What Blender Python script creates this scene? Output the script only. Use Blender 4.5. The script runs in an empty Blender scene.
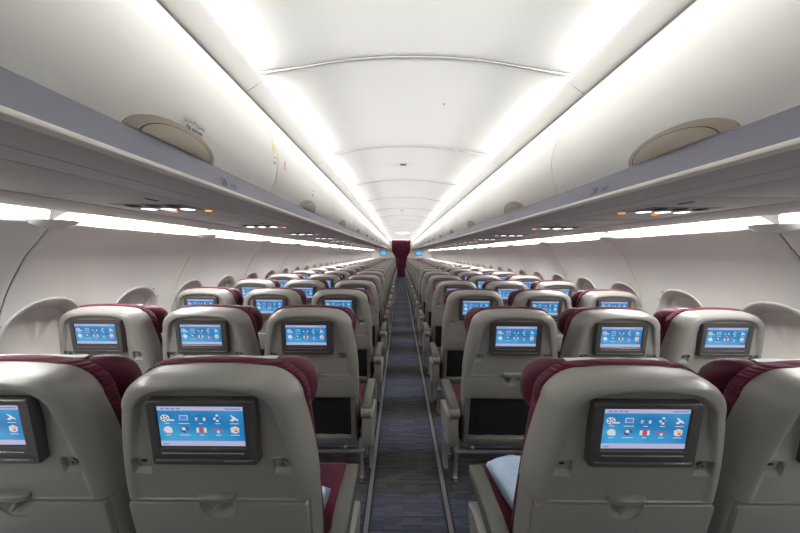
import bpy, bmesh, math, random
from mathutils import Vector, Matrix
random.seed(7)
R = math.radians
S = bpy.context.scene
COL = S.collection

# ------------------------------------------------------------ camera, world, lights, exposure
CX, CH = -0.058, 1.35
cam = bpy.data.cameras.new('camera'); cam.sensor_width = 36; cam.lens = 317/800*36
cam.clip_start = 0.02
co = bpy.data.objects.new('camera', cam); COL.objects.link(co)
co.matrix_world = Matrix.Translation((CX, 0, CH)) @ Matrix.Rotation(R(90-2.44), 4, 'X') @ Matrix.Rotation(R(0.35), 4, 'Z')
S.camera = co
S.view_settings.view_transform = 'Standard'; S.view_settings.look = 'None'
S.view_settings.gamma = 1; S.view_settings.exposure = 0.0
w = bpy.data.worlds.new('world'); S.world = w; w.use_nodes = True
w.node_tree.nodes['Background'].inputs[0].default_value = (0.5, 0.52, 0.55, 1)
w.node_tree.nodes['Background'].inputs[1].default_value = 0.05

Y0, YF = -2.0, 17.9          # cabin back and front
BAY = 1.067
COVE_W, SIDE_W = 15.0, 13.5

def area(name, loc, rot, sx, sy, power, color=(1, .985, .96), spread=180):
    l = bpy.data.lights.new(name, 'AREA'); l.shape = 'RECTANGLE'; l.size = sx; l.size_y = sy
    l.energy = power; l.color = color; l.spread = R(spread)
    o = bpy.data.objects.new(name, l); COL.objects.link(o); o.location = loc; o.rotation_euler = rot
    return o
# fluorescent tubes hidden in the two ceiling troughs, one per ceiling bay
for k in range(-3, 16):
    yc = 1.305 + BAY*k + BAY/2
    for s in (-1, 1):
        # aims inward and up from behind the lip
        o = area('cove_tube', (s*.662, yc, CH+.7060), (0, 0, 0), .020, .92, COVE_W*(.35 if k <= -2 else 1))
        d = Vector((-s*1, 0, .22)); o.rotation_euler = d.to_track_quat('-Z', 'Y').to_euler()
        # keep the long side along the cabin
        z = -d.normalized(); yv = Vector((0, 1, 0)); xv = yv.cross(z)
        o.matrix_world = Matrix.Translation(o.location) @ Matrix((xv, yv, z)).transposed().to_4x4()

# ------------------------------------------------------------ materials
def mat(name, col, rough=.5, spec=.5, emit=None, es=0, metal=0, coat=0):
    m = bpy.data.materials.new(name); m.use_nodes = True
    b = m.node_tree.nodes['Principled BSDF']
    b.inputs['Base Color'].default_value = (*col, 1); b.inputs['Roughness'].default_value = rough
    b.inputs['Specular IOR Level'].default_value = spec; b.inputs['Metallic'].default_value = metal
    b.inputs['Coat Weight'].default_value = coat
    if emit: b.inputs['Emission Color'].default_value = (*emit, 1); b.inputs['Emission Strength'].default_value = es
    return m
def N(m, t): return m.node_tree.nodes.new(t)
def L(m, a, b): m.node_tree.links.new(a, b)
def noisy(m, scale, amount, bump=0, bscale=300):
    """a fine procedural mottling of the base colour and an optional grain bump"""
    b = m.node_tree.nodes['Principled BSDF']; c = tuple(b.inputs['Base Color'].default_value)
    tc = N(m, 'ShaderNodeTexCoord'); n = N(m, 'ShaderNodeTexNoise'); n.inputs['Scale'].default_value = scale
    n.inputs['Detail'].default_value = 3
    L(m, tc.outputs['Object'], n.inputs['Vector'])
    r = N(m, 'ShaderNodeValToRGB'); e = r.color_ramp.elements
    e[0].position = .3; e[1].position = .7
    e[0].color = (*[x*(1-amount) for x in c[:3]], 1); e[1].color = (*[min(1, x*(1+amount)) for x in c[:3]], 1)
    L(m, n.outputs['Fac'], r.inputs['Fac']); L(m, r.outputs['Color'], b.inputs['Base Color'])
    if bump:
        n2 = N(m, 'ShaderNodeTexNoise'); n2.inputs['Scale'].default_value = bscale
        L(m, tc.outputs['Object'], n2.inputs['Vector'])
        bp = N(m, 'ShaderNodeBump'); bp.inputs['Strength'].default_value = bump; bp.inputs['Distance'].default_value = .002
        L(m, n2.outputs['Fac'], bp.inputs['Height']); L(m, bp.outputs['Normal'], b.inputs['Normal'])
    return m

M = {}
M['ceiling'] = noisy(mat('ceiling_panel', (.80, .80, .785), .55), 2, .015)
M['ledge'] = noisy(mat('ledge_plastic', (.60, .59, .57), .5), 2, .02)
M['joint'] = mat('joint_strip_plastic', (.36, .35, .34), .6)
M['bin'] = noisy(mat('bin_plastic', (.86, .85, .82), .38), 1.5, .02)
M['rail'] = noisy(mat('rail_plastic', (.205, .205, .26), .42), 2, .04)
M['lip'] = mat('rail_lip', (.85, .83, .76), .35)
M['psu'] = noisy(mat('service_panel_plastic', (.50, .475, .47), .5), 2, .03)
M['wall'] = noisy(mat('wall_plastic', (.80, .785, .76), .5), 1.2, .025)
M['reveal'] = noisy(mat('window_reveal_plastic', (.60, .585, .56), .4), 2, .02)
M['shade'] = mat('window_shade_plastic', (.78, .74, .70), .5)
M['dark'] = mat('dark_gap', (.02, .02, .022), .8)
M['seam'] = mat('seam_dark_rubber', (.10, .09, .085), .7)  # dark colour of the joints and the backing behind them
M['latch'] = noisy(mat('latch_plastic', (.50, .44, .37), .42), 3, .03)
M['latch_in'] = mat('latch_recess_plastic', (.42, .37, .31), .5)
M['shell'] = noisy(mat('seat_shell_plastic', (.235, .23, .212), .36), 3, .02, .05, 900)
M['shell_dark'] = noisy(mat('seat_frame_plastic', (.15, .143, .132), .42), 3, .03)
M['arm'] = noisy(mat('armrest_plastic', (.085, .086, .074), .42), 4, .04)
M['arm_light'] = mat('armrest_pale_plastic', (.24, .235, .21), .42)
M['bezel'] = mat('screen_bezel_plastic', (.05, .047, .047), .38)
M['bezel_line'] = mat('screen_bezel_strip', (.11, .105, .11), .3)
M['metal'] = mat('brushed_metal', (.55, .55, .56), .35, metal=.8)
M['track'] = mat('seat_track_metal', (.34, .32, .36), .35, metal=.6)
M['black'] = mat('pocket_fabric', (.004, .004, .005), .9)
M['cloth'] = noisy(mat('headrest_cloth', (.50, .52, .51), .8), 30, .04)
M['blue_bag'] = noisy(mat('blanket_bag_plastic', (.42, .56, .72), .3), 9, .14)
M['white_line'] = mat('bag_seam', (.75, .82, .88), .4)
M['text'] = mat('sign_print', (.10, .10, .11), .6)
M['text_mid'] = mat('sign_print_grey', (.07, .07, .08), .6)
M['sticker'] = mat('sticker_paper', (.80, .79, .77), .5)
M['yellow'] = mat('yellow_mark', (.95, .75, .05), .5)
M['red'] = mat('red_mark', (.75, .06, .05), .5)
M['read'] = mat('reading_lamp_glass', (.9, .9, 1), .3, emit=(.86, .9, 1), es=4)
M['amber'] = mat('amber_sign', (.9, .4, .05), .4, emit=(1, .36, .04), es=1.1)
M['cove'] = mat('lit_diffuser', (.85, .84, .8), .5, emit=(1, .965, .91), es=1.25)
M['lamp'] = mat('ceiling_lamp_diffuser', (.9, .9, .9), .5, emit=(1, .97, .92), es=3)
M['monitor'] = mat('monitor_picture', (.02, .1, .4), .3, emit=(.10, .36, .95), es=1.3)

# burgundy textiles
def burgundy(name, col, ribs, rough=.85):
    m = mat(name, col, rough, .25); b = m.node_tree.nodes['Principled BSDF']
    b.inputs['Sheen Weight'].default_value = .05
    tc = N(m, 'ShaderNodeTexCoord')
    n = N(m, 'ShaderNodeTexNoise'); n.inputs['Scale'].default_value = 12
    L(m, tc.outputs['Object'], n.inputs['Vector'])
    r = N(m, 'ShaderNodeValToRGB'); e = r.color_ramp.elements
    e[0].position = .3; e[1].position = .7
    e[0].color = (*[x*.82 for x in col], 1); e[1].color = (*[x*1.2 for x in col], 1)
    L(m, n.outputs['Fac'], r.inputs['Fac'])
    if ribs:
        wv = N(m, 'ShaderNodeTexWave'); wv.bands_direction = 'Z'; wv.inputs['Scale'].default_value = 40
        wv.inputs['Distortion'].default_value = 1.5
        L(m, tc.outputs['Object'], wv.inputs['Vector'])
        mx = N(m, 'ShaderNodeMix'); mx.data_type = 'RGBA'; mx.blend_type = 'MULTIPLY'; mx.inputs[0].default_value = .45
        r2 = N(m, 'ShaderNodeValToRGB'); r2.color_ramp.elements[0].color = (.35, .3, .35, 1); r2.color_ramp.elements[0].position = .2
        r2.color_ramp.elements[1].color = (1.0, 1.0, 1.0, 1); r2.color_ramp.elements[1].position = .6
        L(m, wv.outputs['Fac'], r2.inputs['Fac']); L(m, r.outputs['Color'], mx.inputs[6]); L(m, r2.outputs['Color'], mx.inputs[7])
        L(m, mx.outputs[2], b.inputs['Base Color'])
        bp = N(m, 'ShaderNodeBump'); bp.inputs['Strength'].default_value = .6; bp.inputs['Distance'].default_value = .004
        L(m, wv.outputs['Fac'], bp.inputs['Height']); L(m, bp.outputs['Normal'], b.inputs['Normal'])
    else:
        L(m, r.outputs['Color'], b.inputs['Base Color'])
    return m
M['seat_cloth'] = burgundy('ribbed_burgundy_cloth', (.085, .007, .024), True)
M['head'] = burgundy('burgundy_leather', (.062, .006, .018), False, .5)
M['curtain'] = burgundy('burgundy_curtain', (.085, .009, .030), False)

# carpet: short woven strips, in alternating blue and grey-brown bands across the aisle
def carpet():
    m = mat('carpet', (.08, .08, .1), .95, .1); b = m.node_tree.nodes['Principled BSDF']
    tc = N(m, 'ShaderNodeTexCoord'); sp = N(m, 'ShaderNodeSeparateXYZ'); L(m, tc.outputs['Object'], sp.inputs[0])
    br = N(m, 'ShaderNodeTexBrick'); br.inputs['Scale'].default_value = 1
    br.inputs['Brick Width'].default_value = .095; br.inputs['Row Height'].default_value = .013
    br.inputs['Mortar Size'].default_value = .0012; br.inputs['Bias'].default_value = 0
    br.offset = .37; br.offset_frequency = 1
    br.inputs['Color1'].default_value = (.60, .60, .60, 1); br.inputs['Color2'].default_value = (1.25, 1.25, 1.25, 1)
    br.squash = 1.7; br.squash_frequency = 3
    br.inputs['Mortar'].default_value = (.70, .70, .70, 1)
    L(m, tc.outputs['Object'], br.inputs['Vector'])
    ma = N(m, 'ShaderNodeMath'); ma.operation = 'MULTIPLY_ADD'; ma.inputs[1].default_value = 1/.81; ma.inputs[2].default_value = .38
    L(m, sp.outputs['Y'], ma.inputs[0])
    fr = N(m, 'ShaderNodeMath'); fr.operation = 'FRACT'; L(m, ma.outputs[0], fr.inputs[0])
    rp = N(m, 'ShaderNodeValToRGB'); el = rp.color_ramp.elements
    el[0].position = .46; el[0].color = (.096, .104, .148, 1); el[1].position = .54; el[1].color = (.086, .082, .084, 1)
    e = el.new(.97); e.color = (.086, .082, .084, 1); e = el.new(1.0); e.color = (.096, .104, .148, 1)
    L(m, fr.outputs[0], rp.inputs['Fac'])
    mx = N(m, 'ShaderNodeMix'); mx.data_type = 'RGBA'; mx.blend_type = 'MULTIPLY'; mx.inputs[0].default_value = 1
    L(m, rp.outputs['Color'], mx.inputs[6]); L(m, br.outputs['Color'], mx.inputs[7])
    L(m, mx.outputs[2], b.inputs['Base Color'])
    n = N(m, 'ShaderNodeTexNoise'); n.inputs['Scale'].default_value = 500
    L(m, tc.outputs['Object'], n.inputs['Vector'])
    bp = N(m, 'ShaderNodeBump'); bp.inputs['Strength'].default_value = .5; bp.inputs['Distance'].default_value = .003
    L(m, n.outputs['Fac'], bp.inputs['Height']); L(m, bp.outputs['Normal'], b.inputs['Normal'])
    return m
M['carpet'] = carpet()

# menu picture on the seat screens
def screen_mat():
    m = mat('screen_menu_blue', (.0, .03, .05), .25, .5); b = m.node_tree.nodes['Principled BSDF']
    tc = N(m, 'ShaderNodeTexCoord'); wv = N(m, 'ShaderNodeTexNoise'); wv.inputs['Scale'].default_value = 9
    wv.inputs['Detail'].default_value = 1
    mp = N(m, 'ShaderNodeMapping'); mp.inputs['Rotation'].default_value = (0, R(35), 0); mp.inputs['Scale'].default_value = (.7, 1, 1.8)
    L(m, tc.outputs['Object'], mp.inputs[0]); L(m, mp.outputs[0], wv.inputs['Vector'])
    r = N(m, 'ShaderNodeValToRGB'); e = r.color_ramp.elements
    e[0].position = .35; e[0].color = (.005, .145, .39, 1); e[1].position = .68; e[1].color = (.06, .34, .64, 1)
    L(m, wv.outputs['Fac'], r.inputs['Fac']); L(m, r.outputs['Color'], b.inputs['Emission Color'])
    b.inputs['Emission Strength'].default_value = .95
    return m
M['scr'] = screen_mat()
def em(name, c, s=1): M[name] = mat('screen_'+name, tuple(x*.1 for x in c), .3, emit=c, es=s)
em('bar', (.46, .46, .66), .9); em('iw', (.75, .75, .84), .8); em('id', (.04, .06, .10), 1); em('ir', (.50, .08, .12), .9)
em('ib', (.10, .22, .62), .9); em('io', (.85, .55, .15), .8)

# ------------------------------------------------------------ helpers
def link(name, me, parent=None):
    o = bpy.data.objects.new(name, me); COL.objects.link(o)
    if parent: o.parent = parent
    return o
class MB:
    def __init__(s): s.bm = bmesh.new(); s.mats = []
    def mi(s, m):
        if m not in s.mats: s.mats.append(m)
        return s.mats.index(m)
    def face(s, pts, m, smooth=False):
        vs = [s.bm.verts.new(p) for p in pts]
        f = s.bm.faces.new(vs); f.material_index = s.mi(m); f.smooth = smooth; return f
    def loft(s, rings, m, closed=True, cap0=False, cap1=False, smooth=True, loop=False):
        V = [[s.bm.verts.new(p) for p in r] for r in rings]; n = len(V[0]); i0 = s.mi(m)
        pairs = list(zip(V, V[1:])) + ([(V[-1], V[0])] if loop else [])
        for a, b in pairs:
            for i in range(n if closed else n-1):
                j = (i+1) % n
                try:
                    f = s.bm.faces.new((a[i], a[j], b[j], b[i])); f.material_index = i0; f.smooth = smooth
                except ValueError: pass
        if cap0: f = s.bm.faces.new(list(reversed(V[0]))); f.material_index = i0; f.smooth = False
        if cap1: f = s.bm.faces.new(V[-1]); f.material_index = i0; f.smooth = False
    def box(s, c, d, m, bev=0, rot=None, seg=2):
        g = bmesh.ops.create_cube(s.bm, size=1); vs = g['verts']
        for v in vs: v.co = Vector((v.co.x*d[0], v.co.y*d[1], v.co.z*d[2]))
        fs = list({f for v in vs for f in v.link_faces})
        if bev:
            es = list({e for v in vs for e in v.link_edges})
            r = bmesh.ops.bevel(s.bm, geom=es, offset=bev, segments=seg, affect='EDGES', profile=.5)
            fs = [f for f in r['faces']] + [f for f in fs if f.is_valid]
            fs = list(set(fs)); vs = list({v for f in fs for v in f.verts})
        i0 = s.mi(m)
        for f in fs: f.material_index = i0; f.smooth = bool(bev)
        M4 = Matrix.Translation(c) @ (rot.to_4x4() if rot else Matrix())
        for v in vs: v.co = M4 @ v.co
    def tube(s, pts, r, m, n=8, caps=True):
        pts = [Vector(p) for p in pts]; rings = []
        for i, p in enumerate(pts):
            t = (pts[min(i+1, len(pts)-1)] - pts[max(i-1, 0)]).normalized()
            a = t.cross(Vector((0, 1, 0)) if abs(t.y) < .9 else Vector((1, 0, 0))).normalized(); b = t.cross(a)
            rr = r[i] if isinstance(r, (list, tuple)) else r
            rings.append([p + (a*math.cos(q)+b*math.sin(q))*rr for q in [2*math.pi*k/n for k in range(n)]])
        s.loft(rings, m, cap0=caps, cap1=caps)
    def xf(s, fn):
        for v in s.bm.verts: v.co = Vector(fn(v.co))
    def build(s, name, parent=None, sharp=40):
        bmesh.ops.recalc_face_normals(s.bm, faces=s.bm.faces)
        me = bpy.data.meshes.new(name); s.bm.to_mesh(me); s.bm.free()
        for m in s.mats: me.materials.append(m)
        me.set_sharp_from_angle(angle=R(sharp))
        return link(name, me, parent)
def tag(o, label, cat, group=None):
    o['label'] = label; o['category'] = cat
    if group: o['group'] = group
    return o
def struct(o, label=None):
    o['kind'] = 'structure'
    if label: o['label'] = label
    return o
def empty(name, loc=(0, 0, 0)):
    e = bpy.data.objects.new(name, None); COL.objects.link(e); e.location = loc; e.empty_display_size = .1; return e
def copy_tree(o, parent=None):
    c = o.copy(); COL.objects.link(c); c.parent = parent
    for ch in KIDS.get(o.name, []): copy_tree(ch, c)
    return c
KIDS = {}
def index_kids():
    KIDS.clear()
    for o in bpy.data.objects:
        if o.parent: KIDS.setdefault(o.parent.name, []).append(o)
def spline(pts, n=6):
    """Catmull-Rom through 2-D points"""
    P = [pts[0]] + list(pts) + [pts[-1]]; out = []
    for i in range(1, len(P)-2):
        for k in range(n):
            t = k/n; p0, p1, p2, p3 = P[i-1], P[i], P[i+1], P[i+2]
            out.append(tuple(.5*((2*p1[j]) + (-p0[j]+p2[j])*t + (2*p0[j]-5*p1[j]+4*p2[j]-p3[j])*t*t + (-p0[j]+3*p1[j]-3*p2[j]+p3[j])*t**3) for j in (0, 1)))
    out.append(tuple(pts[-1])); return out
ORD = ['first', 'second', 'third', 'fourth', 'fifth', 'sixth', 'seventh', 'eighth', 'ninth', 'tenth', 'eleventh', 'twelfth', 'thirteenth',
       'fourteenth', 'fifteenth', 'sixteenth', 'seventeenth', 'eighteenth', 'nineteenth', 'twentieth', 'twenty-first', 'twenty-second']
SIDE = {-1: 'left', 1: 'right'}
def text_mesh(body, size, m, bold=0):
    c = bpy.data.curves.new('txt', 'FONT'); c.body = body; c.size = size; c.align_x = 'CENTER'; c.align_y = 'CENTER'
    c.offset = bold; c.resolution_u = 2
    o = bpy.data.objects.new('txt', c); COL.objects.link(o)
    bpy.context.view_layer.update()
    me = bpy.data.meshes.new_from_object(o.evaluated_get(bpy.context.evaluated_depsgraph_get()))
    bpy.data.objects.remove(o); bpy.data.curves.remove(c)
    me.materials.clear(); me.materials.append(m); return me

# ------------------------------------------------------------ structure
mb = MB(); mb.face([(-1.95, Y0, 0), (1.95, Y0, 0), (1.95, YF+1, 0), (-1.95, YF+1, 0)], M['carpet'])
struct(mb.build('floor'), 'dark carpet of blue and grey woven strips')

# ceiling: arched panels between the two troughs
cp = spline([(0, .785), (.15, .781), (.30, .767), (.45, .743), (.56, .726), (.63, .718), (.69, .717)], 5)
cfull = [(-a, b) for a, b in reversed(cp)] + cp[1:]
cs = [Y0] + [1.305 + BAY*k for k in range(-3, 16) if 1.305+BAY*k > Y0+.1 and 1.305+BAY*k < YF-.1] + [YF]
mb = MB()
for a, b in zip(cs, cs[1:]):
    a2, b2 = a+.002, b-.002
    st = [a2, a2+.006, a2+.02, (a2+b2)/2, b2-.02, b2-.006, b2]; dz = [.006, .0015, 0, 0, 0, .0015, .006]
    mb.loft([[(x, y, CH+z+d) for x, z in cfull] for y, d in zip(st, dz)], M['ceiling'], closed=False)
# back wall of each trough, closing the ceiling down to the bins
for s in (-1, 1):
    mb.loft([[(s*x, y, CH+z) for x, z in [(.69, .730), (.70, .70), (.69, .64)]] for y in (Y0, YF)], M['ceiling'], closed=False)
mb.loft([[(x, y, CH+z+.008) for x, z in cfull] for y in (Y0, YF)], M['seam'], closed=False)
struct(mb.build('ceiling'), 'white arched ceiling panels')
# raised joint strips over the ceiling panel joints
mb = MB()
for yy in cs[1:-1]:
    prof = [(x, z) for x, z in cfull if abs(x) < .685]
    mb.loft([[(x, yy+dy, CH+z+dz) for x, z in prof] for dy, dz in [(-.006, .002), (-.005, -.0025), (.005, -.0025), (.006, .002)]], M['joint'], closed=False)
struct(mb.build('trim_0'), 'joint strips across the ceiling')

# lit trough ledges
for s in (-1, 1):
    mb = MB()
    for a, b in zip(cs, cs[1:]):
        prof = [(.69, .672), (.632, .678), (.622, .699), (.617, .700), (.614, .696), (.617, .690), (.645, .667), (.678, .645), (.69, .645)]
        mb.loft([[(s*x, y, CH+z) for x, z in prof] for y in (a+.0015, b-.0015)], M['ledge'], closed=False)
    mb.loft([[(s*x, y, CH+z) for x, z in [(.625, .690), (.646, .6700), (.684, .650)]] for y in (Y0, YF)], M['seam'], closed=False)
    struct(mb.build('trim_1' if s < 0 else 'trim_2'), 'ledge hiding the ceiling lights')

# overhead bins
DOOR = [(.595, .245), (.574, .29), (.561, .362), (.565, .41), (.593, .494), (.634, .566), (.676, .630)]
DS = spline(DOOR, 5)
def door_x(zz):
    for (x0, z0), (x1, z1) in zip(DS, DS[1:]):
        if z0 <= zz <= z1: return x0 + (x1-x0)*(zz-z0)/(z1-z0)
    return DS[0][0] if zz < DS[0][1] else DS[-1][0]
def half_disc(mb, yc, a, h, off0, off1, m, s, zb=.247, n=28, inner=None):
    """a low half-ellipse standing on the door's lower edge, lying on the door's curve"""
    rows = 7
    def P(u, t, off):   # u 0..1 along arc, t 0..1 radial
        th = math.pi*u; y = yc + a*t*math.cos(th); z = zb + h*t*(math.sin(th)**1.05)
        return (s*(door_x(z)-off), y, CH+z)
    t0 = inner or 0.001
    rings = [[P(i/n, 1, -.004) for i in range(n+1)], [P(i/n, 1, off0) for i in range(n+1)]]
    for r in range(1, rows+1):
        t = 1 - (1-t0)*r/rows
        rings.append([P(i/n, t, off0 + (off1-off0)*min(1, r/3)) for i in range(n+1)])
    mb.loft(rings, m, closed=False)
BIN0 = 1.32
bins_y = [BIN0 + BAY*k for k in range(-1, 15)]
def make_bin(s, length):
    root = empty('overhead_bin')
    mb = MB(); h = length/2
    st = [(-h+.002, .006), (-h+.0035, .0015), (-h+.007, 0), (0, 0), (h-.007, 0), (h-.0035, .0015), (h-.002, .006)]
    mb.loft([[(s*(x+d), y, CH+z) for x, z in DS] for y, d in st], M['bin'], closed=False)
    mb.build('door', root)
    mb = MB(); half_disc(mb, -.022, .146, .048, .0040, .0058, M['latch'], s, inner=.001); sr = mb.build('latch_surround', root)
    mb = MB(); half_disc(mb, -.014, .116, .037, .0075, .0115, M['latch'], s); mb.build('latch', root)
    mb = MB()
    # dark gap line around the latch flap
    n = 28; r0 = []; r1 = []
    for i in range(n+1):
        th = math.pi*i/n
        for rr, lst in ((1.0, r0), (1.035, r1)):
            z = .247 + .037*rr*(math.sin(th)**1.05); lst.append((s*(door_x(z)-.0066), -.014+.116*rr*math.cos(th), CH+z))
    mb.loft([r0, r1], M['seam'], closed=False); mb.build('latch_gap', root)
    return root
for s in (-1, 1):
    proto = make_bin(s, BAY); index_kids(); first = True
    n = 0
    for k, y in enumerate(bins_y):
        if y + BAY > YF+.05: break
        o = proto if first else copy_tree(proto); first = False
        o.location = (0, y+BAY/2, 0)
        n += 1
        where = ORD[k] + ' along from the camera'
        tag(o, 'white curved overhead bin with beige latch, %s side, %s' % (SIDE[s], where), 'overhead bin', 'overhead bins')
    if s < 0: LEFT_BINS = [o for o in bpy.data.objects if o.name.startswith('overhead_bin') and not o.parent]
# backing behind the bin doors (dark joint), one per side
for s in (-1, 1):
    mb = MB(); mb.loft([[(s*(x+.008), y, CH+z) for x, z in DS] for y in (Y0, YF)], M['seam'], closed=False)
    mb.loft([[(s*x, y, CH+z) for x, z in DS] for y in (Y0, BIN0-BAY-.002)], M['bin'], closed=False)
    # closed top and body of the bin row
    mb.loft([[(s*x, y, CH+z) for x, z in [(.69, .64), (1.50, .62), (1.55, .30), (1.46, .21)]] for y in (Y0, YF)], M['seam'], closed=False)
    struct(mb.build('trim_3' if s < 0 else 'trim_4'), 'carcass behind the bin doors')
    # grab rail
    mb = MB()
    rp = [(.615, .247), (.589, .244), (.5865, .238), (.583, .228), (.5820, .2262), (.5812, .224), (.578, .212), (.574, .200), (.571, .186)]
    mb.loft([[(s*x, y, CH+z) for x, z in rp] for y in (Y0, YF)], M['rail'], closed=False)
    struct(mb.build('trim_5' if s < 0 else 'trim_6', sharp=20), 'lavender grey rail under the bin doors')
    mb = MB()
    lp = [(.5715, .1865), (.568, .185), (.5665, .181), (.568, .1765), (.573, .1735), (.582, .172)]
    mb.loft([[(s*x, y, CH+z) for x, z in lp] for y in (Y0, YF)], M['lip'], closed=False)
    struct(mb.build('trim_7' if s < 0 else 'trim_8'), 'cream lip of the rail')
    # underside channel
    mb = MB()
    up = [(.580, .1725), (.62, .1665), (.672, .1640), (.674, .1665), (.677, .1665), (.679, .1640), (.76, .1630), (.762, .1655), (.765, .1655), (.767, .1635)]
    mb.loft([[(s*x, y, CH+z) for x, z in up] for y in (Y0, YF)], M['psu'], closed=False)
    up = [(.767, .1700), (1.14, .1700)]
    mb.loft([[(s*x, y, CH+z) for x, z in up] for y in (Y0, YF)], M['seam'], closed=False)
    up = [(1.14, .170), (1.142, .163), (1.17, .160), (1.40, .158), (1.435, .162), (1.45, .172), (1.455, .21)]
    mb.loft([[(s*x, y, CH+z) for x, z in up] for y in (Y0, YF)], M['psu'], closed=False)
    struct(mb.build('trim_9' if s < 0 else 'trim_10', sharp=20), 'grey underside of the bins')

# service panels over each row
PS0 = 1.205
def make_psu(s):
    root = empty('service_panel')
    mb = MB()
    x0, x1 = .769, 1.128
    mb.box((s*(x0+x1)/2, -.02, CH+.168), (x1-x0, .545, .010), M['psu'], .003)
    mb.build('panel', root)
    mb = MB(); mb.box((s*(x0+x1)/2, .387, CH+.1685), (x1-x0, .255, .009), M['psu'], .003); mb.build('filler_panel', root)
    mb = MB()   # darker oval field that carries lamps and vents
    mb.box((s*.935, -.045, CH+.1625), (.25, .13, .003), M['shell_dark'], .0012); mb.build('lamp_field', root)
    for i in range(3):
        x = s*(.860+.0725*i)
        mb = MB(); n = 20
        rg = []
        for r, z in ((.030, .1615), (.028, .1594), (.025, .1590)):
            rg.append([(x+r*math.cos(2*math.pi*k/n), r*.9*math.sin(2*math.pi*k/n), CH+z) for k in range(n)])
        mb.loft(rg, M['metal']); lens = mb.build('reading_lamp', root)
        mb = MB(); rg = [[(x+r*math.cos(2*math.pi*k/n), r*.9*math.sin(2*math.pi*k/n), CH+z) for k in range(n)] for r, z in ((.0252, .1592), (.018, .1580), (.006, .1576))]
        mb.loft(rg, M['read'], cap1=True); mb.build('lens', lens)
        mb = MB(); yv = -.075
        rg = [[(x+r*math.cos(2*math.pi*k/n), yv+r*math.sin(2*math.pi*k/n), CH+z) for k in range(n)] for r, z in ((.024, .162), (.022, .159), (.012, .157), (.006, .157), (.005, .159))]
        mb.loft(rg, M['dark'], cap1=True); mb.build('air_nozzle', root)
    for xx, yy in ((.812, .050), (.968, .080)):
        mb = MB(); n = 14; rg = [[(s*xx+r*1.2*math.cos(2*math.pi*k/n), yy+r*math.sin(2*math.pi*k/n), CH+z) for k in range(n)] for r, z in ((.0115, .1635), (.010, .1585))]
        mb.loft(rg, M['amber'], cap1=True); mb.build('amber_light', root)
    mb = MB(); mb.box((s*.84, -.20, CH+.1625), (.012, .05, .002), M['dark']); mb.build('slot', root)
    return root
for s in (-1, 1):
    proto = make_psu(s); index_kids()
    for k in range(-1, 21):
        o = proto if k == -1 else copy_tree(proto)
        o.location = (0, PS0+.81*k, 0)
        where = ORD[k+1] + ' set ahead of the camera'
        tag(o, 'grey overhead panel with three lit reading lamps, %s side, %s' % (SIDE[s], where), 'reading light panel', 'service panels under the bins')
        # a soft pool of real light from the lamps
        if 0 <= k <= 8:
            l = bpy.data.lights.new('reading_glow', 'SPOT'); l.energy = 3.0; l.spot_size = R(70); l.spot_blend = .8; l.shadow_soft_size = .03; l.color = (.9, .93, 1)
            lo = bpy.data.objects.new('reading_glow', l); COL.objects.link(lo); lo.location = (s*.93, PS0+.81*k, CH+.145)

# side walls with window reveals
WALL = spline([(1.535, 1.465), (1.60, 1.388), (1.665, 1.310), (1.758, 1.130), (1.815, .90), (1.835, .65), (1.80, .33), (1.72, 0)], 12)
def wall_x(z):
    for (x0, z0), (x1, z1) in zip(WALL, WALL[1:]):
        if z1 <= z <= z0: return x0 + (x1-x0)*(z0-z)/(z0-z1)
    return WALL[-1][0]
WZ, WA, WB = .875, .200, .245
win_y = [1.545 + .5335*k for k in range(-5, 30)]
seams = [1.355 + BAY*k for k in range(-3, 16)]
seams = [Y0] + [q for q in seams if Y0+.1 < q < YF-.1] + [YF]
def rho(y, z):
    best = 9
    for c in win_y:
        if abs(c-y) < .3:
            best = min(best, (abs((y-c)/WA)**2.3 + abs((z-WZ)/WB)**2.3)**(1/2.3))
    return best
for s in (-1, 1):
    mb = MB()
    for a, b in zip(seams, seams[1:]):
        ny = 40 if a < 8 else 24
        ys = [a+.002, a+.006] + [a+.006+(b-a-.012)*i/ny for i in range(1, ny)] + [b-.006, b-.002]
        rings = []
        for i, y in enumerate(ys):
            e = .005 if i in (0, len(ys)-1) else 0
            rings.append([(s*(x+e+(.10 if rho(y, z) < .93 else 0)), y, z) for x, z in WALL])
        mb.loft(rings, M['wall'], closed=False)
    mb.loft([[(s*(x+.012 if not (.55 < z < 1.25) else s*0+x+.12), y, z) for x, z in WALL] for y in (Y0, YF)], M['seam'], closed=False)
    # rolled top edge of the wall
    mb.loft([[(s*x, y, z) for x, z in [(1.535, 1.465), (1.532, 1.472), (1.536, 1.479), (1.56, 1.482)]] for y in (Y0, YF)], M['wall'], closed=False)
    struct(mb.build('wall_left' if s < 0 else 'wall_right', sharp=50), 'warm grey curved sidewall panels')
wn = 0
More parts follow.
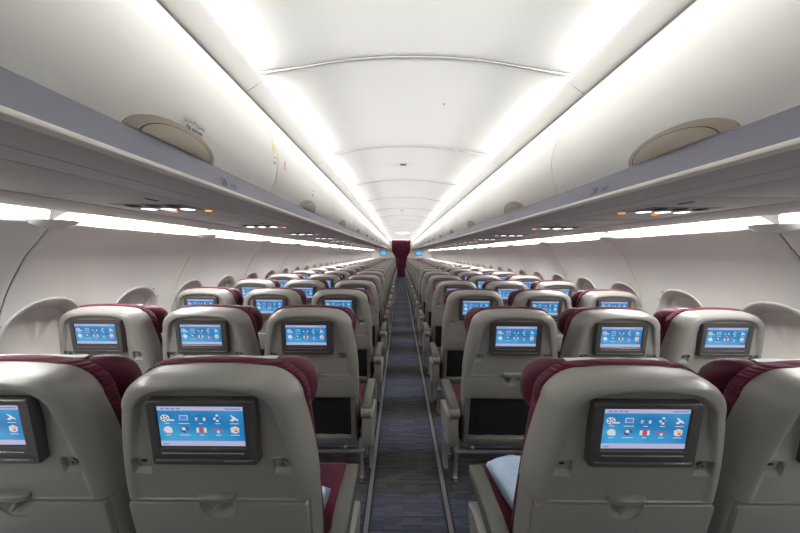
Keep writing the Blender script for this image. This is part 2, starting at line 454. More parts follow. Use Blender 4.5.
for s in (-1, 1):
    for c in win_y:
        if c < -.6 or c > YF-.3: continue
        wn += 1
        def ring(a, b, off, n=44, zc=WZ):
            out = []
            for i in range(n):
                t = 2*math.pi*i/n; e = 2/2.3
                y = c + a*abs(math.cos(t))**e*(1 if math.cos(t) >= 0 else -1)
                z = zc + b*abs(math.sin(t))**e*(1 if math.sin(t) >= 0 else -1)
                out.append((s*(wall_x(z)+off), y, z))
            return out
        mb = MB()
        mb.loft([ring(WA+.004, WB+.004, .004), ring(WA, WB, -.002), ring(WA-.006, WB-.006, -.0042), ring(WA-.012, WB-.012, -.003),
                 ring(WA-.020, WB-.020, .004), ring(WA-.028, WB-.030, .016), ring(WA-.038, WB-.042, .030), ring(WA-.046, WB-.052, .034)], M['reveal'])
        fr = mb.build('window_%d' % wn); struct(fr, 'oval window reveal')
        mb = MB(); mb.loft([ring(WA-.046, WB-.052, .033), ring(WA-.050, WB-.056, .037), ring(.02, .02, .037)], M['shade'], cap1=True)
        mb.build('window_shade', fr)

# lit diffusers over the wall tops, one per frame bay, and their light
for s in (-1, 1):
    proto = None; j = 0
    for a, b in zip(seams, seams[1:]):
        ln = b-a; mid = (a+b)/2
        vis = a > .2
        root = MB(); n = 24; prof = [(1.455, .185), (1.475, .196), (1.51, .196), (1.545, .180), (1.556, .155), (1.556, .120)]
        # rounded shoulders where two diffusers meet
        st = []
        for i in range(n+1):
            st.append((-.5+i/n)*(ln-.008))
        rings = []
        hl = (ln-.008)/2
        for y in st:
            e = max(0, (abs(y)-(hl-.20))/.20); d = 1-math.sqrt(max(0, 1-e*e))
            rings.append([(s*(x + (1.556-x)*d*.95), mid+y, CH+z+(.122-z)*d*.95) for x, z in prof])
        root.loft(rings, M['cove'], closed=False)
        if vis: o = root.build('sidewall_light')
        # grey surround behind the rounded corners
        w2 = ORD[j]+' bay ahead of the camera'
        if vis: j += 1
        if vis: tag(o, 'glowing white light strip above the %s wall, %s' % (SIDE[s], w2), 'light strip', 'light strips above the side walls')
        if ln < .8: continue
        l = area('sidewall_tube', (s*1.50, mid, CH+.178), (0, 0, 0), .035, ln-.34, SIDE_W*ln*(1 if vis else .4))
        d = Vector((s*.15, 0, -1)).normalized(); z = -d; yv = Vector((0, 1, 0)); xv = yv.cross(z)
        l.matrix_world = Matrix.Translation(l.location) @ Matrix((xv, yv, z)).transposed().to_4x4()
    mb = MB(); mb.loft([[(s*x, y, CH+z) for x, z in [(1.44, .20), (1.47, .215), (1.56, .205), (1.575, .15), (1.57, .12)]] for y in (Y0, YF)], M['psu'], closed=False)
    struct(mb.build('trim_11' if s < 0 else 'trim_12'), 'grey backing of the wall lights')
    # leaf shaped joint caps where two wall panels meet the lights
    mb = MB()
    for q in seams[1:-1]:
        n = 14; top = []; low = []; bot = []
        for i in range(n+1):
            y = q-.10+.20*i/n; f = math.sin(math.pi*i/n)**.8
            top.append((s*(1.532), y, CH+.124)); low.append((s*(1.532-.075*f), y, CH+.126+.004*f)); bot.append((s*(1.540), y, CH+.116-.024*f))
        mb.loft([top, low, bot], M['reveal'], closed=False)
    struct(mb.build('trim_13' if s < 0 else 'trim_14'), 'leaf shaped joint caps')

# seat tracks in the floor
for i, x in enumerate((-.217, .187+.012)):
    mb = MB()
    mb.loft([[(x+dx, y, z) for dx, z in [(-.020, .001), (-.019, .004), (-.011, .004), (-.010, .0055), (.010, .0055), (.011, .004), (.019, .004), (.020, .001)]] for y in (Y0, YF)], M['track'], closed=False)
    for dx in (-.016, .016):
        mb.face([(x+dx-.0045, Y0, .0062), (x+dx+.0045, Y0, .0062), (x+dx+.0045, YF, .0062), (x+dx-.0045, YF, .0062)], M['dark'])
    struct(mb.build('trim_%d' % (15+i)), 'metal seat track in the carpet')

# rear wall behind the camera
mb = MB(); mb.face([(-1.9, Y0, 0), (1.9, Y0, 0), (1.9, Y0, 2.2), (-1.9, Y0, 2.2)], M['wall']); struct(mb.build('wall_back'))
# forward partitions either side of the doorway
for s in (-1, 1):
    mb = MB()
    pr = [(.33, 0), (.33, .95), (.36, 1.15), (.52, 1.45), (.53, 2.02), (.60, 2.10), (.9, 2.15), (1.60, 1.9), (1.56, 1.50), (1.80, 1.1), (1.84, .65), (1.74, 0)]
    mb.loft([[(s*x, y, z) for x, z in pr] for y in (YF-.02, YF+.02)], M['wall'], cap0=True, cap1=True, smooth=False)
    struct(mb.build('wall_front' if s < 0 else 'wall_front_right'), 'cream partition beside the curtain')
mb = MB(); mb.box((0, YF, 2.128), (1.1, .04, .10), M['ceiling'], .002); struct(mb.build('trim_17'), 'header above the curtain')
mb = MB()
n = 60; rg = []
for z in [.02, .6, 1.2, 1.8, 2.075]:
    rg.append([(-.55+1.1*i/n, YF+.06+.018*math.sin(i*1.05+.3*z)+.006*math.sin(i*.37), z) for i in range(n+1)])
mb.loft(rg, M['curtain'], closed=False)
rg2 = [[(x, y+.006, z) for x, y, z in r] for r in rg]; mb.loft(rg2, M['curtain'], closed=False)
c = mb.build('curtain'); tag(c, 'dark burgundy pleated curtain closing the far end of the aisle', 'curtain')
mb = MB(); mb.tube([(-.56, YF+.06, 2.082), (.56, YF+.06, 2.082)], .012, M['metal']); mb.build('curtain_rail', c)
mb = MB(); mb.face([(-1.9, YF+.9, 0), (1.9, YF+.9, 0), (1.9, YF+.9, 2.3), (-1.9, YF+.9, 2.3)], M['wall']); struct(mb.build('wall_far'))
for s in (-1, 1):
    e = empty('wall_monitor', (s*1.0, YF-.045, 1.34))
    mb = MB(); mb.box((0, 0, 0), (.33, .05, .25), M['bezel'], .006); mb.build('housing', e)
    mb = MB(); mb.face([(-.145, -.0265, -.10), (.145, -.0265, -.10), (.145, -.0265, .10), (-.145, -.0265, .10)], M['monitor']); mb.build('display', e)
    tag(e, 'small blue lit monitor on the far partition, %s of the curtain' % SIDE[s], 'monitor', 'monitors on the far partition')

# ceiling fittings
mb = MB(); n = 28; e = empty('ceiling_lamp', (.03, 12.3, CH+.783))
mb.loft([[(.26*r*math.cos(2*math.pi*k/n), .30*r*math.sin(2*math.pi*k/n), z) for k in range(n)] for r, z in ((1.08, .0), (1.06, -.012), (1.0, -.012))], M['ledge']); mb.build('lamp_rim', e)
mb = MB(); mb.loft([[(.26*r*math.cos(2*math.pi*k/n), .30*r*math.sin(2*math.pi*k/n), z) for k in range(n)] for r, z in ((1.0, -.012), (.9, -.02), (.3, -.024))], M['lamp'], cap1=True); mb.build('diffuser', e)
tag(e, 'round white lamp glowing in the ceiling near the far curtain', 'ceiling lamp')
for i, (x, y) in enumerate(((-.035, 2.84), (-.03, 5.9))):
    mb = MB(); mb.box((x, y, CH+.7815), (.052, .05, .004), M['shell_dark'], .001)
    for q in range(4): mb.box((x-.018+.012*q, y, CH+.7790), (.005, .04, .002), M['dark'])
    tag(mb.build('ceiling_vent'), 'small dark grille in the middle of the ceiling, %s one' % ('nearer' if i == 0 else 'farther'), 'vent', 'grilles in the ceiling')
mb = MB(); mb.tube([(.165, 1.69, CH+.781), (.165, 1.69, CH+.776)], .004, M['dark'], 10); tag(mb.build('ceiling_screw'), 'tiny dark screw head in the ceiling panel right of centre', 'screw')

# row numbers on the rail and stickers on the near left bins
def on_side(name, me, s, y, z, xoff, parent, slope=0.0):
    """lay a flat text mesh on a surface facing the aisle"""
    o = link(name, me, parent)
    xa = Vector((0, -s, 0)); zv = Vector((-s*math.cos(slope), 0, -math.sin(slope))); yv = zv.cross(xa)
    # on the left side text runs away from the camera, on the right towards it
    m = Matrix((xa, yv, zv)).transposed().to_4x4()
    pos = Vector((s*xoff, y, CH+z))
    o.matrix_world = Matrix.Translation(pos) @ m
    return o
rail_n = []
for s in (-1, 1):
    nth = 0
    for k in range(-1, 12):
        y = (.965 if s < 0 else 1.01) + .81*k
        if y < .1: continue
        num = str(28-k)
        a = text_mesh(num, .032, M['text_mid'], .0006); b = text_mesh('ABC' if s < 0 else 'DEF', .021, M['text_mid'], .0002)
        bmx = bmesh.new(); bmx.from_mesh(a)
        for v in bmx.verts: v.co.x -= .030
        b2 = bmesh.new(); b2.from_mesh(b)
        for v in b2.verts: v.co.x += .022; v.co.y -= .002
        tmp = bpy.data.meshes.new('t'); b2.to_mesh(tmp); bmx.from_mesh(tmp)
        me = bpy.data.meshes.new('row_number'); bmx.to_mesh(me); me.materials.append(M['text_mid'])
        o = on_side('row_number', me, s, y, .203, .5725, None, -.28)
        tag(o, 'dark row number printed on the grey %s rail, %s along from the camera' % (SIDE[s], ORD[nth]), 'row number', 'row numbers on the rails'); nth += 1
def bin_at(y):
    return min(LEFT_BINS, key=lambda o: abs(o.location.y-y))
bpy.context.view_layer.update()
b1 = bin_at(.78); b2_ = bin_at(1.5); b0 = b1
def slope_at(z): return math.atan2(door_x(z+.01)-door_x(z-.01), .02)
def sticker(w_, h_, y, z, m, parent, name='sticker'):
    bm = MB(); bm.face([(-w_/2, -h_/2, 0), (w_/2, -h_/2, 0), (w_/2, h_/2, 0), (-w_/2, h_/2, 0)], m)
    o = bm.build(name, None); me = o.data; bpy.data.objects.remove(o)
    return on_side(name, me, -1, y, z, door_x(z)-.0025, parent, -slope_at(z))
sticker(.085, .034, .795, .307, M['sticker'], b1)
AR = '\uFE8E\uFEE7\uFEA8\uFE98\uFEDF\uFE8D \uFEC9\uFEEE\uFEE8\uFEE4\uFEE3'
AR = '\uFEE6\uFEF3\uFEB0\uFEA8\uFE98\uFEDF\uFE8D \uFEC9\uFEEE\uFEE8\uFEE4\uFEE3'
on_side('sticker_print', text_mesh(AR, .0135, M['text_mid'], 0), -1, .795, .3145, door_x(.3125)-.0040, b1, -slope_at(.32))
on_side('sticker_print', text_mesh('No storage', .013, M['text'], .0004), -1, .795, .299, door_x(.295)-.0060, b1, -slope_at(.31))
sticker(.016, .030, 1.275, .408, M['yellow'], b1, 'yellow_mark')
sticker(.008, .014, 1.283, .428, M['yellow'], b1, 'yellow_mark')
for q, (ww, zz) in enumerate(((.022, .376), (.028, .358), (.030, .3535))):
    sticker(ww, .002, 1.280, zz, M['text_mid'], b1, 'small_print')
# red handset mark on the next bin
bm = MB(); n = 10
pts = [(.013*math.cos(R(100+160*i/n)), .022*math.sin(R(100+160*i/n))) for i in range(n+1)]
pin = [(x*.45+.0005, y*.8) for x, y in pts]
bm.loft([[(x, y, 0) for x, y in pts], [(x, y, 0) for x, y in pin]], M['red'], closed=False)
o = bm.build('t'); me = o.data; bpy.data.objects.remove(o)
on_side('red_mark', me, -1, 1.395, .375, door_x(.375)-.0025, b2_, -slope_at(.375))
for q, zz in enumerate((.352, .331, .327)):
    sticker(.030, .003, 1.84, zz, M['text_mid'], b2_, 'small_print')

# ------------------------------------------------------------ seats
T = R(12)
def bk(x, u, v):    # back frame -> seat local
    return (x, -u*math.sin(T)+v*math.cos(T), .937+u*math.cos(T)+v*math.sin(T))
def ring_back(v, hb, ht, ut, r, ub, dx=0, n=10, crown=.006):
    """closed outline of a seat back: flat foot, tapering sides, round shoulders"""
    P = []
    ns = 8; us = ut-r
    for i in range(ns+1):
        t = i/ns; u = ub+(us-ub)*t; P.append((hb+(ht-hb)*t**1.7, u))
    for i in range(1, n+1):
        a = R(90)*i/n; P.append((ht-r*1.15*(1-math.cos(a)), us+r*math.sin(a)))
    nt = 6; xr = P[-1][0]
    for i in range(1, nt): x = xr*(1-2*i/nt); P.append((x, ut+crown*(1-(x/xr)**2)))
    right = P[:ns+n+1]
    for x, u in reversed(right): P.append((-x, u))
    return [bk(x+dx, u, v(u) if callable(v) else v) for x, u in P]
def ridge(base, depth):
    def f(u):
        t = min(1, max(0, (u+.09)/.12)); return base + depth*t*t*(3-2*t)
    return f
def rrect(cx, cz, hw, hh, r, n=4):
    P = []
    for sx, sz, a0 in ((1, 1, 0), (-1, 1, 90), (-1, -1, 180), (1, -1, 270)):
        for i in range(n+1):
            a = R(a0+90*i/n); P.append((cx+sx*(hw-r)+r*math.cos(a), cz+sz*(hh-r)+r*math.sin(a)))
    return P

def cut(o, cutters):
    bpy.context.view_layer.update()
    for c in cutters:
        md = o.modifiers.new('cut', 'BOOLEAN'); md.operation = 'DIFFERENCE'; md.object = c; md.solver = 'EXACT'; md.use_self = False
    bpy.context.view_layer.update()
    me = bpy.data.meshes.new_from_object(o.evaluated_get(bpy.context.evaluated_depsgraph_get()))
    o.modifiers.clear(); o.data = me
    for c in cutters: bpy.data.objects.remove(c)
def socket_cutter(x, u=-.108, mb=None):
    rg = []; own = mb is None
    mb = mb or MB()
    for v, drop, h in ((-.02, .0235, .0225), (.003, .023, .0225), (.0045, .0215, .0215), (.012, .012, .0205)):
        pts = []
        for px, pz_ in rrect(0, 0, h, .5, .006):
            z = (pz_-.5+h) if pz_ > 0 else max(-drop, (pz_+.5-drop)); pts.append(bk(x+px, u+z, v))
        rg.append(pts)
    mb.loft(rg, M['shell'], cap0=True, cap1=True, smooth=False)
    return mb.build('cutter') if own else mb
def bowl_cutter():
    mb = MB(); n = 20
    rg = [[bk(r*math.cos(2*math.pi*i/n), -.222+(r if math.sin(2*math.pi*i/n) < 0 else r*.8)*math.sin(2*math.pi*i/n), v) for i in range(n)] for r, v in ((.046, -.02), (.045, .001), (.034, .010), (.012, .013))]
    mb.loft(rg, M['shell'], cap0=True, cap1=True); return mb.build('cutter')

def make_seat(side, kind):
    """side -1 left block, +1 right block; kind 0 aisle, 1 middle, 2 window"""
    s_in = -side            # direction towards the aisle
    root = empty('airline_seat')
    UB = -.213
    # upper shell
    mb = MB()
    mb.loft([ring_back(.085, .236, .208, .117, .082, UB), ring_back(.050, .240, .211, .119, .082, UB), ring_back(.032, .238, .208, .119, .081, UB), ring_back(.016, .233, .200, .117, .080, UB),
             ring_back(.006, .224, .190, .113, .077, UB), ring_back(.002, .217, .183, .110, .075, UB), ring_back(.0, .208, .171, .105, .076, UB+.002), ring_back(.0, .202, .165, .101, .072, UB+.003),
             ring_back(ridge(.001, .0015), .198, .161, .098, .069, UB+.004, crown=.004), ring_back(ridge(.003, .009), .192, .155, .093, .065, UB+.006, crown=.003), ring_back(ridge(.003, .011), .186, .149, .088, .061, UB+.008, crown=.002),
             ring_back(ridge(.003, .011), .150, .130, .07, .05, UB+.02, crown=0), ring_back(ridge(.003, .011), .10, .10, .05, .04, UB+.03, crown=0)], M['shell'], cap0=True, cap1=True)
    shell = mb.build('back_shell', root, 50)
    cut(shell, [socket_cutter(.170, mb=socket_cutter(-.170, mb=MB())).build('cutter')])
    shell.data.set_sharp_from_angle(angle=R(35))
    # screen surround: tilted box standing proud of the shell
    def scr(x, z, d): return bk(x, z, d)
    mb = MB()
    O = [(-.130, .078), (.130, .078), (.130, -.078), (-.130, -.078)]
    rg = []
    for hw, ht_, hb_, d, r in ((.1245, .079, -.086, .016, .008), (.1238, .0785, -.0855, -.002, .008), (.1215, .0765, -.083, -.0050, .007)):
        cz = (ht_+hb_)/2; hh = (ht_-hb_)/2
        rg.append([bk(x, z, d - .013*(.08-z)/.16 if d < 0 else d) for x, z in rrect(0, cz, hw, hh, r)])
    # step down to the display
    for hw, ht_, hb_, d, r in ((.101, .067, -.043, -.0050, .002), (.0985, .0645, -.0395, -.0010, .001)):
        cz = (ht_+hb_)/2; hh = (ht_-hb_)/2
        rg.append([bk(x-.002, z, d - .013*(.08-z)/.16) for x, z in rrect(0, cz, hw, hh, r)])
    mb.loft(rg, M['bezel'], smooth=False)
    bz = mb.build('screen_frame', root)
    mb = MB()
    def zq(z): return .0635-(.0635-z)*.86
    def pz(x, z, e=0): return bk(x, zq(z), -.0016 - .013*(.08-zq(z))/.16 - e)
    def quad(x0, z0, x1, z1, m, e): mb.face([pz(x0, z0, e), pz(x1, z0, e), pz(x1, z1, e), pz(x0, z1, e)], m)
    X0, X1, Z0, Z1 = -.0995, .0955, -.0525, .0635
    quad(X0, Z0, X1, Z1, M['scr'], 0)
    quad(X0, Z1-.0115, X1, Z1, M['bar'], .0003); quad(X0, Z0, X1, Z0+.015, M['bar'], .0003)
    for i in range(4): quad(X0+.008+.012*i, Z1-.0080, X0+.0165+.012*i, Z1-.0040, M['ib'], .0006)
    quad(X1-.040, Z1-.0075, X1-.004, Z1-.0045, M['ib'], .0006); quad(X0+.004, Z0+.004, X0+.018, Z0+.007, M['ib'], .0006)
    def disc(cx, cz, r, m, e, n=10, a0=0, a1=360):
        mb.face([pz(cx+r*math.cos(R(a0+(a1-a0)*i/n)), cz+r*math.sin(R(a0+(a1-a0)*i/n)), e) for i in range(n if a1-a0 == 360 else n+1)], m)
    cols = [X0+.020+.0385*i for i in range(5)]; r1, r2 = .030, -.004
    # film reel
    c, z = cols[0], r1
    disc(c-.004, z, .0105, M['iw'], .0006, 14)
    for i in range(5): disc(c-.004+.0062*math.cos(i*1.257), z+.0062*math.sin(i*1.257), .0026, M['id'], .0009, 6)
    disc(c-.004, z, .0018, M['id'], .0009, 6); quad(c+.004, z-.008, c+.017, z-.0035, M['iw'], .0007)
    # television
    c = cols[1]; quad(c-.0095, z-.006, c+.0095, z+.0085, M['iw'], .0006); quad(c-.0080, z-.0045, c+.0080, z+.007, M['ib'], .0009); quad(c-.006, z-.010, c+.006, z-.008, M['id'], .0006)
    # headphones
    c = cols[2]; n = 8
    for i in range(n):
        a, b = R(10+160*i/n), R(10+160*(i+1)/n)
        mb.face([pz(c+rr*math.cos(t), z+rr*math.sin(t), .0006) for rr, t in ((.0085, a), (.0105, a), (.0105, b), (.0085, b))], M['id'])
    quad(c-.0115, z-.007, c-.006, z+.002, M['iw'], .0007); quad(c+.006, z-.007, c+.0115, z+.002, M['iw'], .0007); quad(c-.009, z-.008, c-.005, z-.001, M['ir'], .0009)
    # joystick-like figure
    c = cols[3]; disc(c, z+.008, .0035, M['iw'], .0006, 8); quad(c-.0015, z-.004, c+.0015, z+.006, M['id'], .0006); disc(c-.006, z-.001, .0035, M['iw'], .0006, 8); disc(c+.006, z+.001, .0033, M['ib'], .0006, 8); disc(c, z-.007, .0035, M['iw'], .0007, 8)
    # aeroplane
    c = cols[4]
    mb.face([pz(c-.009, z+.009, .0006), pz(c-.005, z+.009, .0006), pz(c+.010, z-.004, .0006), pz(c+.009, z-.008, .0006), pz(c-.001, z-.001, .0006)], M['iw'])
    mb.face([pz(c-.010, z-.006, .0007), pz(c-.002, z+.001, .0007), pz(c+.004, z-.003, .0007), pz(c-.004, z-.009, .0007)], M['iw'])
    z = r2
    c = cols[0]; disc(c, z, .0100, M['iw'], .0006, 12); disc(c+.006, z-.005, .005, M['iw'], .0007, 8)
    c = cols[1]; disc(c, z, .0090, M['id'], .0006, 12); disc(c-.002, z+.003, .005, M['iw'], .0009, 8); disc(c+.004, z-.003, .004, M['ib'], .0009, 8)
    c = cols[2]; quad(c-.0115, z-.008, c+.0115, z+.006, M['iw'], .0006); quad(c-.0055, z-.008, c+.0055, z+.008, M['ir'], .0009)
    c = cols[3]
    mb.face([pz(c-.014, z+.005, .0006), pz(c-.010, z+.005, .0006), pz(c+.012, z-.002, .0006), pz(c+.012, z-.005, .0006), pz(c-.010, z, .0006)], M['ir'])
    quad(c-.003, z-.009, c+.003, z-.002, M['iw'], .0007)
    c = cols[4]; mb.face([pz(c-.010, z+.006, .0006), pz(c, z+.011, .0006), pz(c+.010, z+.006, .0006), pz(c+.009, z-.007, .0006), pz(c, z-.011, .0006), pz(c-.009, z-.007, .0006)], M['iw'])
    quad(c-.005, z+.000, c+.007, z+.006, M['io'], .0009); quad(c-.001, z-.006, c+.006, z-.001, M['ir'], .0009)
    for zz in (r1-.0165, r2-.0165):
        for i, c in enumerate(cols): ww = (.006, .012, .005, .006, .010)[i]; quad(c-ww, zz, c+ww, zz+.0018, M['iw'], .0006)
    mb.build('display', bz, 30)
    mb = MB()
    mb.box(bk(0, -.0700, -.0190), (.228, .004, .0042), M['bezel_line'], .001, Matrix.Rotation(T, 3, 'X'))
    mb.box(bk(.075, -.0690, -.0212), (.055, .003, .0025), M['metal'], .0005, Matrix.Rotation(T, 3, 'X'))
    mb.box(bk(-.002, -.0520, -.0170), (.190, .003, .0025), M['metal'], .0005, Matrix.Rotation(T, 3, 'X')); mb.build('control_strip', bz)
    # finger scallop under the screen
    mb = MB(); n = 14
    def arc(rx, rz, v0, v1): return [bk(rx*math.cos(R(180+180*i/n)), -.080+rz*math.sin(R(180+180*i/n)), v0) for i in range(n+1)]
    mb.loft([arc(.048, .036, .0042, 0), arc(.0465, .035, .0005, 0), arc(.043, .031, .0003, 0), arc(.036, .024, .0024, 0), arc(.005, .003, .0026, 0)], M['shell'], closed=False); mb.build('finger_scallop', root, 60)
    # sockets: data socket left, headphone jack right
    for sx, knd in ((-1, 'usb_socket'), (1, 'headphone_socket')):
        x = sx*.170; u = -.108
        mb = MB()
        mb.loft([[bk(x+px, u+pzv, d) for px, pzv in rrect(0, 0, h, h, .006)] for h, d in ((.0262, .0035), (.0255, .0018), (.0242, .0015), (.0235, .0045))], M['shell'])
        so = mb.build('socket_rim', root, 30)
        mb = MB()
        if sx < 0: mb.box(bk(x, u+.006, .0115), (.013, .004, .006), M['dark'], .0005, Matrix.Rotation(T, 3, 'X'))
        else:
            mb.tube([bk(x, u+.004, .014), bk(x, u+.004, .006)], .0095, M['shell_dark'], 14); mb.tube([bk(x, u+.004, .006), bk(x, u+.004, .0055)], .0035, M['dark'], 8)
        mb.build(knd, so)
    # folded tray table
    mb = MB()
    def tr(hw, ht_, hb_, d, r): return [bk(px, pzv, d) for px, pzv in rrect(0, (ht_+hb_)/2, hw, (ht_-hb_)/2, r)]
    mb.loft([tr(.226, -.2175, -.338, .050, .010), tr(.226, -.2175, -.338, .006, .010), tr(.2235, -.220, -.336, -.001, .009), tr(.219, -.225, -.331, -.002, .006)], M['shell'], cap0=True, cap1=True)
    # pale lip along the tray's upper edge and printed seat-belt reminder
    for q in range(5): mb.box(bk(-.022+.011*q, -.312, -.0006), (.008, .0012, .006 if q % 2 else .009), M['shell_dark'], 0, Matrix.Rotation(T, 3, 'X'))
    tray = mb.build('tray_table', root, 50); cut(tray, [bowl_cutter()]); tray.data.set_sharp_from_angle(angle=R(35))
    mb = MB(); mb.box(bk(0, -.2155, .020), (.44, .010, .012), M['dark'], 0, Matrix.Rotation(T, 3, 'X')); mb.build('tray_gap', root)
    # latch: hood, bowl and turning tab
    mb = MB(); n = 16
    W2 = .047; cols_ = [-W2+2*W2*i/n for i in range(n+1)]
    def q_(x): return math.sqrt(max(0, 1-(x/W2)**2))
    mb.loft([[bk(x, -.190, .004) for x in cols_], [bk(x, -.1915, -.011*q_(x)-.0005) for x in cols_], [bk(x, -.1935, -.0125*q_(x)-.001) for x in cols_],
             [bk(x, -.196-.009*q_(x), -.011*q_(x)-.001) for x in cols_], [bk(x, -.198-.0175*q_(x), -.006*q_(x)-.001) for x in cols_], [bk(x, -.198-.018*q_(x), .006) for x in cols_]], M['shell'], closed=False)
    mb.build('latch_hood', root, 40)
    mb = MB(); mb.box(bk(-.002, -.232, .000), (.010, .012, .036), M['shell'], .003, Matrix.Rotation(T, 3, 'X') @ Matrix.Rotation(R(38), 3, 'Y')); mb.build('tray_latch', root)
    # lower frame round the pocket
    mb = MB()
    for sx in (-1, 1):
        mb.loft([[bk(sx*x, u, v) for x, v in ((.198, .010), (.202, .004), (.220, .004), (.226, .012), (.228, .075), (.205, .080))] for u in (-.340, -.42, -.60, -.622, -.640)], M['shell_dark'], cap0=True, cap1=True)
    mb.box(bk(0, -.618, .030), (.41, .052, .052), M['shell_dark'], .008, Matrix.Rotation(T, 3, 'X'))
    mb.box(bk(0, -.346, .020), (.41, .024, .010), M['shell_dark'], .003, Matrix.Rotation(T, 3, 'X'))
    mb.build('lower_frame', root, 40)
    mb = MB()
    mb.loft([[bk(x, u, v+.002*math.sin(x*60)) for x in [-.2+.4*i/16 for i in range(17)]] for u, v in ((-.352, .022), (-.36, .018), (-.48, .024), (-.598, .030))], M['black'], closed=False)
    mb.build('literature_pocket', root)
    # side strips beside the tray
    for sx in (-1, 1):
        mb = MB()
        mb.loft([[bk(sx*x, u, v) for x, v in ((.228, .010), (.235, .020), (.236, .080), (.228, .085))] for u in (-.215, -.26, -.36, -.46)], M['shell'], cap0=True, cap1=True)
        mb.build('side_strip', root, 50)
    # upholstered back
    mb = MB()
    mb.loft([ring_back(.078, .228, .198, .112, .090, -.52), ring_back(.086, .2335, .214, .120, .084, -.525), ring_back(.108, .2345, .216, .120, .084, -.53), ring_back(.122, .228, .204, .113, .090, -.53), ring_back(.132, .22, .18, .10, .09, -.52), ring_back(.128, .10, .10, .07, .05, -.45)], M['seat_cloth'], cap0=True, cap1=True)
    mb.build('back_cushion', root, 60)
    # headrest with forward-folding wings
    st = [(0, .098, .070, .135, .026), (.08, .098, .070, .135, .026), (.12, .098, .071, .136, .028), (.145, .095, .074, .140, .032), (.17, .088, .078, .150, .036),
          (.195, .080, .078, .162, .036), (.215, .074, .071, .171, .032), (.230, .070, .057, .177, .026), (.240, .068, .036, .180, .017), (.244, .067, .014, .181, .006)]
    st = [(a*.885, b-.066, c-.002, d, e) for a, b, c, d, e in st]
    st = [(-a, b, c, d, e) for a, b, c, d, e in reversed(st[1:])] + st
    mb = MB(); n = 20; rings = []
    for x, uc, hh, vc, ht_ in st:
        r = []
        for i in range(n):
            a = 2*math.pi*i/n; ca, sa = math.cos(a), math.sin(a); e = .62
            r.append(bk(x, uc+hh*abs(sa)**e*(1 if sa >= 0 else -1), vc+ht_*abs(ca)**e*(1 if ca >= 0 else -1)))
        rings.append(r)
    mb.loft(rings, M['head'], cap0=True, cap1=True); hd = mb.build('headrest', root, 70)
    mb = MB(); rings = []
    for x in [-.125+.25*i/10 for i in range(11)]:
        w_ = .0012*math.sin(x*70)
        rings.append([bk(x, u+w_, v) for u, v in ((.1045, .134), (.1048, .140), (.103, .152), (.096, .162), (.078, .1665), (.02, .1655))])
    mb.loft(rings, M['cloth'], closed=False)
    mb.build('headrest_cover', hd, 70)
    # seat pan
    mb = MB()
    def pan(y, hw, z0, z1, r=.03): return [(px + (s_in*.030*(1 if px*s_in > 0 else 0) if kind == 0 else 0), y, pzv) for px, pzv in rrect(0, (z0+z1)/2, hw, (z1-z0)/2, r)]
    mb.loft([pan(.17, .215, .375, .452), pan(.20, .222, .365, .458), pan(.40, .226, .362, .472), pan(.55, .226, .362, .472), pan(.585, .222, .370, .462), pan(.60, .205, .39, .44, .02)], M['seat_cloth'], cap0=True, cap1=True)
    mb.build('seat_cushion', root, 60)
    mb = MB(); mb.box((0, .36, .338), (.46, .42, .045), M['dark'], .01)
    mb.build('seat_base', root)
    # structure under the seat
    mb = MB()
    mb.tube([(-.2545, .215, .235), (.2545, .215, .235)], .014, M['metal'], 10); mb.tube([(-.2545, .47, .300), (.2545, .47, .300)], .018, M['metal'], 10)
    for sx in (-1, 1): mb.tube([(sx*.15, .215, .235), (sx*.15, .25, .325)], .010, M['metal'], 8)
    mb.build('cross_tubes', root)
    lx = s_in*.232 if kind == 0 else -s_in*.20
    mb = MB(); mb.tube([(lx, .20, .33), (lx, .235, .25), (lx, .29, .12), (lx, .305, .012)], [.018, .016, .014, .016], M['metal'], 10)
    mb.box((lx, .305, .014), (.034, .07, .026), M['dark'], .004); mb.build('leg', root)
    mb = MB(); mb.tube([(lx, .48, .33), (lx, .50, .20), (lx, .52, .012)], [.018, .014, .016], M['metal'], 10)
    mb.box((lx, .52, .014), (.034, .06, .026), M['dark'], .004); mb.build('leg', root)
    # armrests
    def armrest(ax, end):
        hw = .026 if end else .0175
        mb = MB()
        stn = [(.075, .548, .535), (.085, .563, .520), (.11, .572, .512), (.20, .574, .520), (.34, .572, .530), (.42, .566, .532), (.438, .556, .538)]
        rings = []
        for y, zt, zb in stn:
            hh = (zt-zb)/2; k_ = hw*(.85 if y in (.075, .438) else 1)
            rings.append([(ax+px, y, pzv) for px, pzv in rrect(0, (zt+zb)/2, k_, hh, min(.009, hh*.8))])
        mb.loft(rings, M['arm'], cap0=True, cap1=True)
        a = mb.build('armrest', root, 50)
        mb = MB()   # round pivot with pale ribs
        mb.tube([(ax-hw-.001, .092, .520), (ax+hw+.001, .092, .520)], .030, M['arm_light'], 18)
        for q in (-.012, 0, .012): mb.tube([(ax+q-.002, .092, .520), (ax+q+.002, .092, .520)], .0315, M['shell_dark'], 18)
        mb.build('armrest_pivot', a, 40)
        if end:
            mb = MB()   # end bay panel under the aisle armrest
            o_ = ax+s_in*.006
            rings = []
            for x, g in ((o_-.030, .012), (o_-.024, 0), (o_+.018, 0), (o_+.026, .014)):
                pts = [(.085, .50), (.075, .36), (.095, .33), (.20, .325), (.35, .35), (.40, .40), (.405, .44), (.33, .465), (.20, .475), (.14, .50)]
                cy, cz = .24, .41
                rings.append([(x if s_in > 0 else 2*o_-x, y+(cy-y)*g*4, z+(cz-z)*g*4) for y, z in pts])
            mb.loft(rings, M['shell'], cap0=True, cap1=True, smooth=False)
            mb.build('end_panel', root, 40)
            mb = MB(); x = ax+s_in*.014
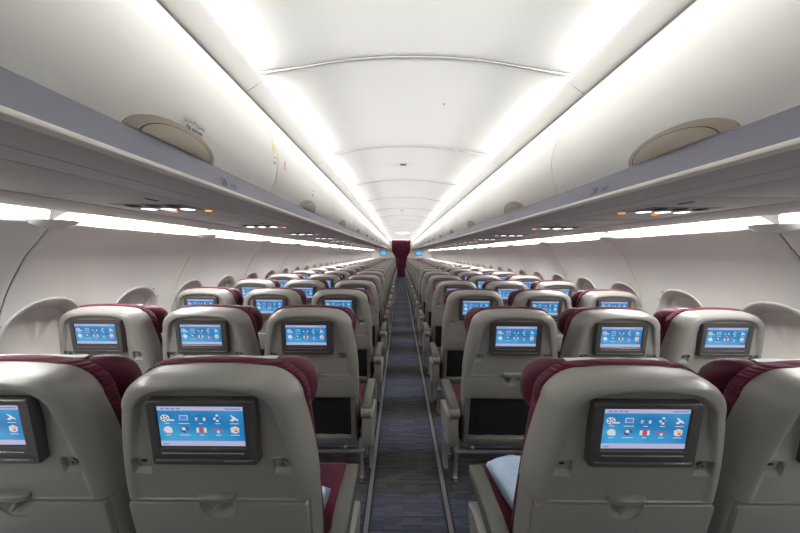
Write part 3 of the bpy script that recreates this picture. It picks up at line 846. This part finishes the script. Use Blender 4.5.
            mb.loft([[(x+px, y, z) for px, y in ((-.012, yy-.035), (.012, yy-.035), (.012, yy+.02), (-.012, yy+.02))] for yy, z in ((.27, .30), (.28, .22), (.29, .15), (.28, .11))], M['shell'], cap0=True, cap1=True)
            mb.build('leg_cover', root)
    if kind == 0: armrest(s_in*.282, True)
    armrest(-s_in*.255, False)
    return root

ROWS = 21; SY0, PITCH = .722, .81
PROTO = {}
for side in (-1, 1):
    for kind in (0, 1, 2): PROTO[side, kind] = [make_seat(side, kind), False]
index_kids()
KN = ('aisle', 'middle', 'window')
for r in range(ROWS):
    for side in (-1, 1):
        for kind in (0, 1, 2):
            if r == 0 and kind == 2: continue
            p = PROTO[side, kind]
            if p[1]: o = copy_tree(p[0])
            else: o = p[0]; p[1] = True
            o.location = (side*.51*(kind+1), SY0+PITCH*r, 0)
            tag(o, 'burgundy airline seat with grey shell, %s row from camera, %s seat %s of aisle' % (ORD[r], KN[kind], SIDE[side]), 'airline seat', 'airline seats')

# blue bagged blankets on the two nearest aisle seats
def bag(x, y, rz, label, seed, hy=.175):
    e = empty('blanket_bag', (x, y, .474)); e.rotation_euler.z = rz
    mb = MB(); rn = random.Random(seed); nx, ny = 18, 20
    def H(i, j):
        u, v = 2*i/nx-1, 2*j/ny-1; f = max(0, (1-abs(u)**3.2))*max(0, (1-abs(v)**3.2))
        return f**.5
    ph = [rn.uniform(0, 6) for _ in range(6)]
    for sgn in (1, -1):
        rings = []
        for j in range(ny+1):
            row = []
            for i in range(nx+1):
                u, v = 2*i/nx-1, 2*j/ny-1
                wv = .005*math.sin(7*u+ph[0]+3*v)+.004*math.sin(9*v+ph[1]-4*u)+.003*math.sin(15*u+11*v+ph[2])
                z = .045 + sgn*(.045*H(i, j)) + (wv*H(i, j) if sgn > 0 else 0)
                if sgn < 0: z = max(.0, .045-.06*H(i, j))
                row.append((.155*u*(1-.05*v*v), hy*v*(1-.04*u*u), z))
            rings.append(row)
        mb.loft(rings, M['blue_bag'], closed=False)
    bmesh.ops.remove_doubles(mb.bm, verts=mb.bm.verts, dist=.0002)
    mb.build('bag', e, 80)
    mb = MB(); pts = []
    for i in range(11):
        u = -.5+i*.1; v = -.45+i*.1+.12*math.sin(i*.7)
        i_, j_ = (u+1)/2*nx, (v+1)/2*ny
        wv = .005*math.sin(7*u+ph[0]+3*v)+.004*math.sin(9*v+ph[1]-4*u)+.003*math.sin(15*u+11*v+ph[2])
        pts.append((.155*u, hy*v, .045+.045*H(i_, j_)+wv*H(i_, j_)+.002))
    mb.tube(pts, .003, M['white_line'], 6); mb.build('seam_tape', e)
    tag(e, label, 'blanket bag', None)
bag(.455, SY0+.365, .15, 'pale blue bagged blanket lying on the nearest aisle seat right of the aisle', 3)
bag(-.455, SY0+.255, -.1, 'pale blue bagged blanket lying on the nearest aisle seat left of the aisle', 5, .125)
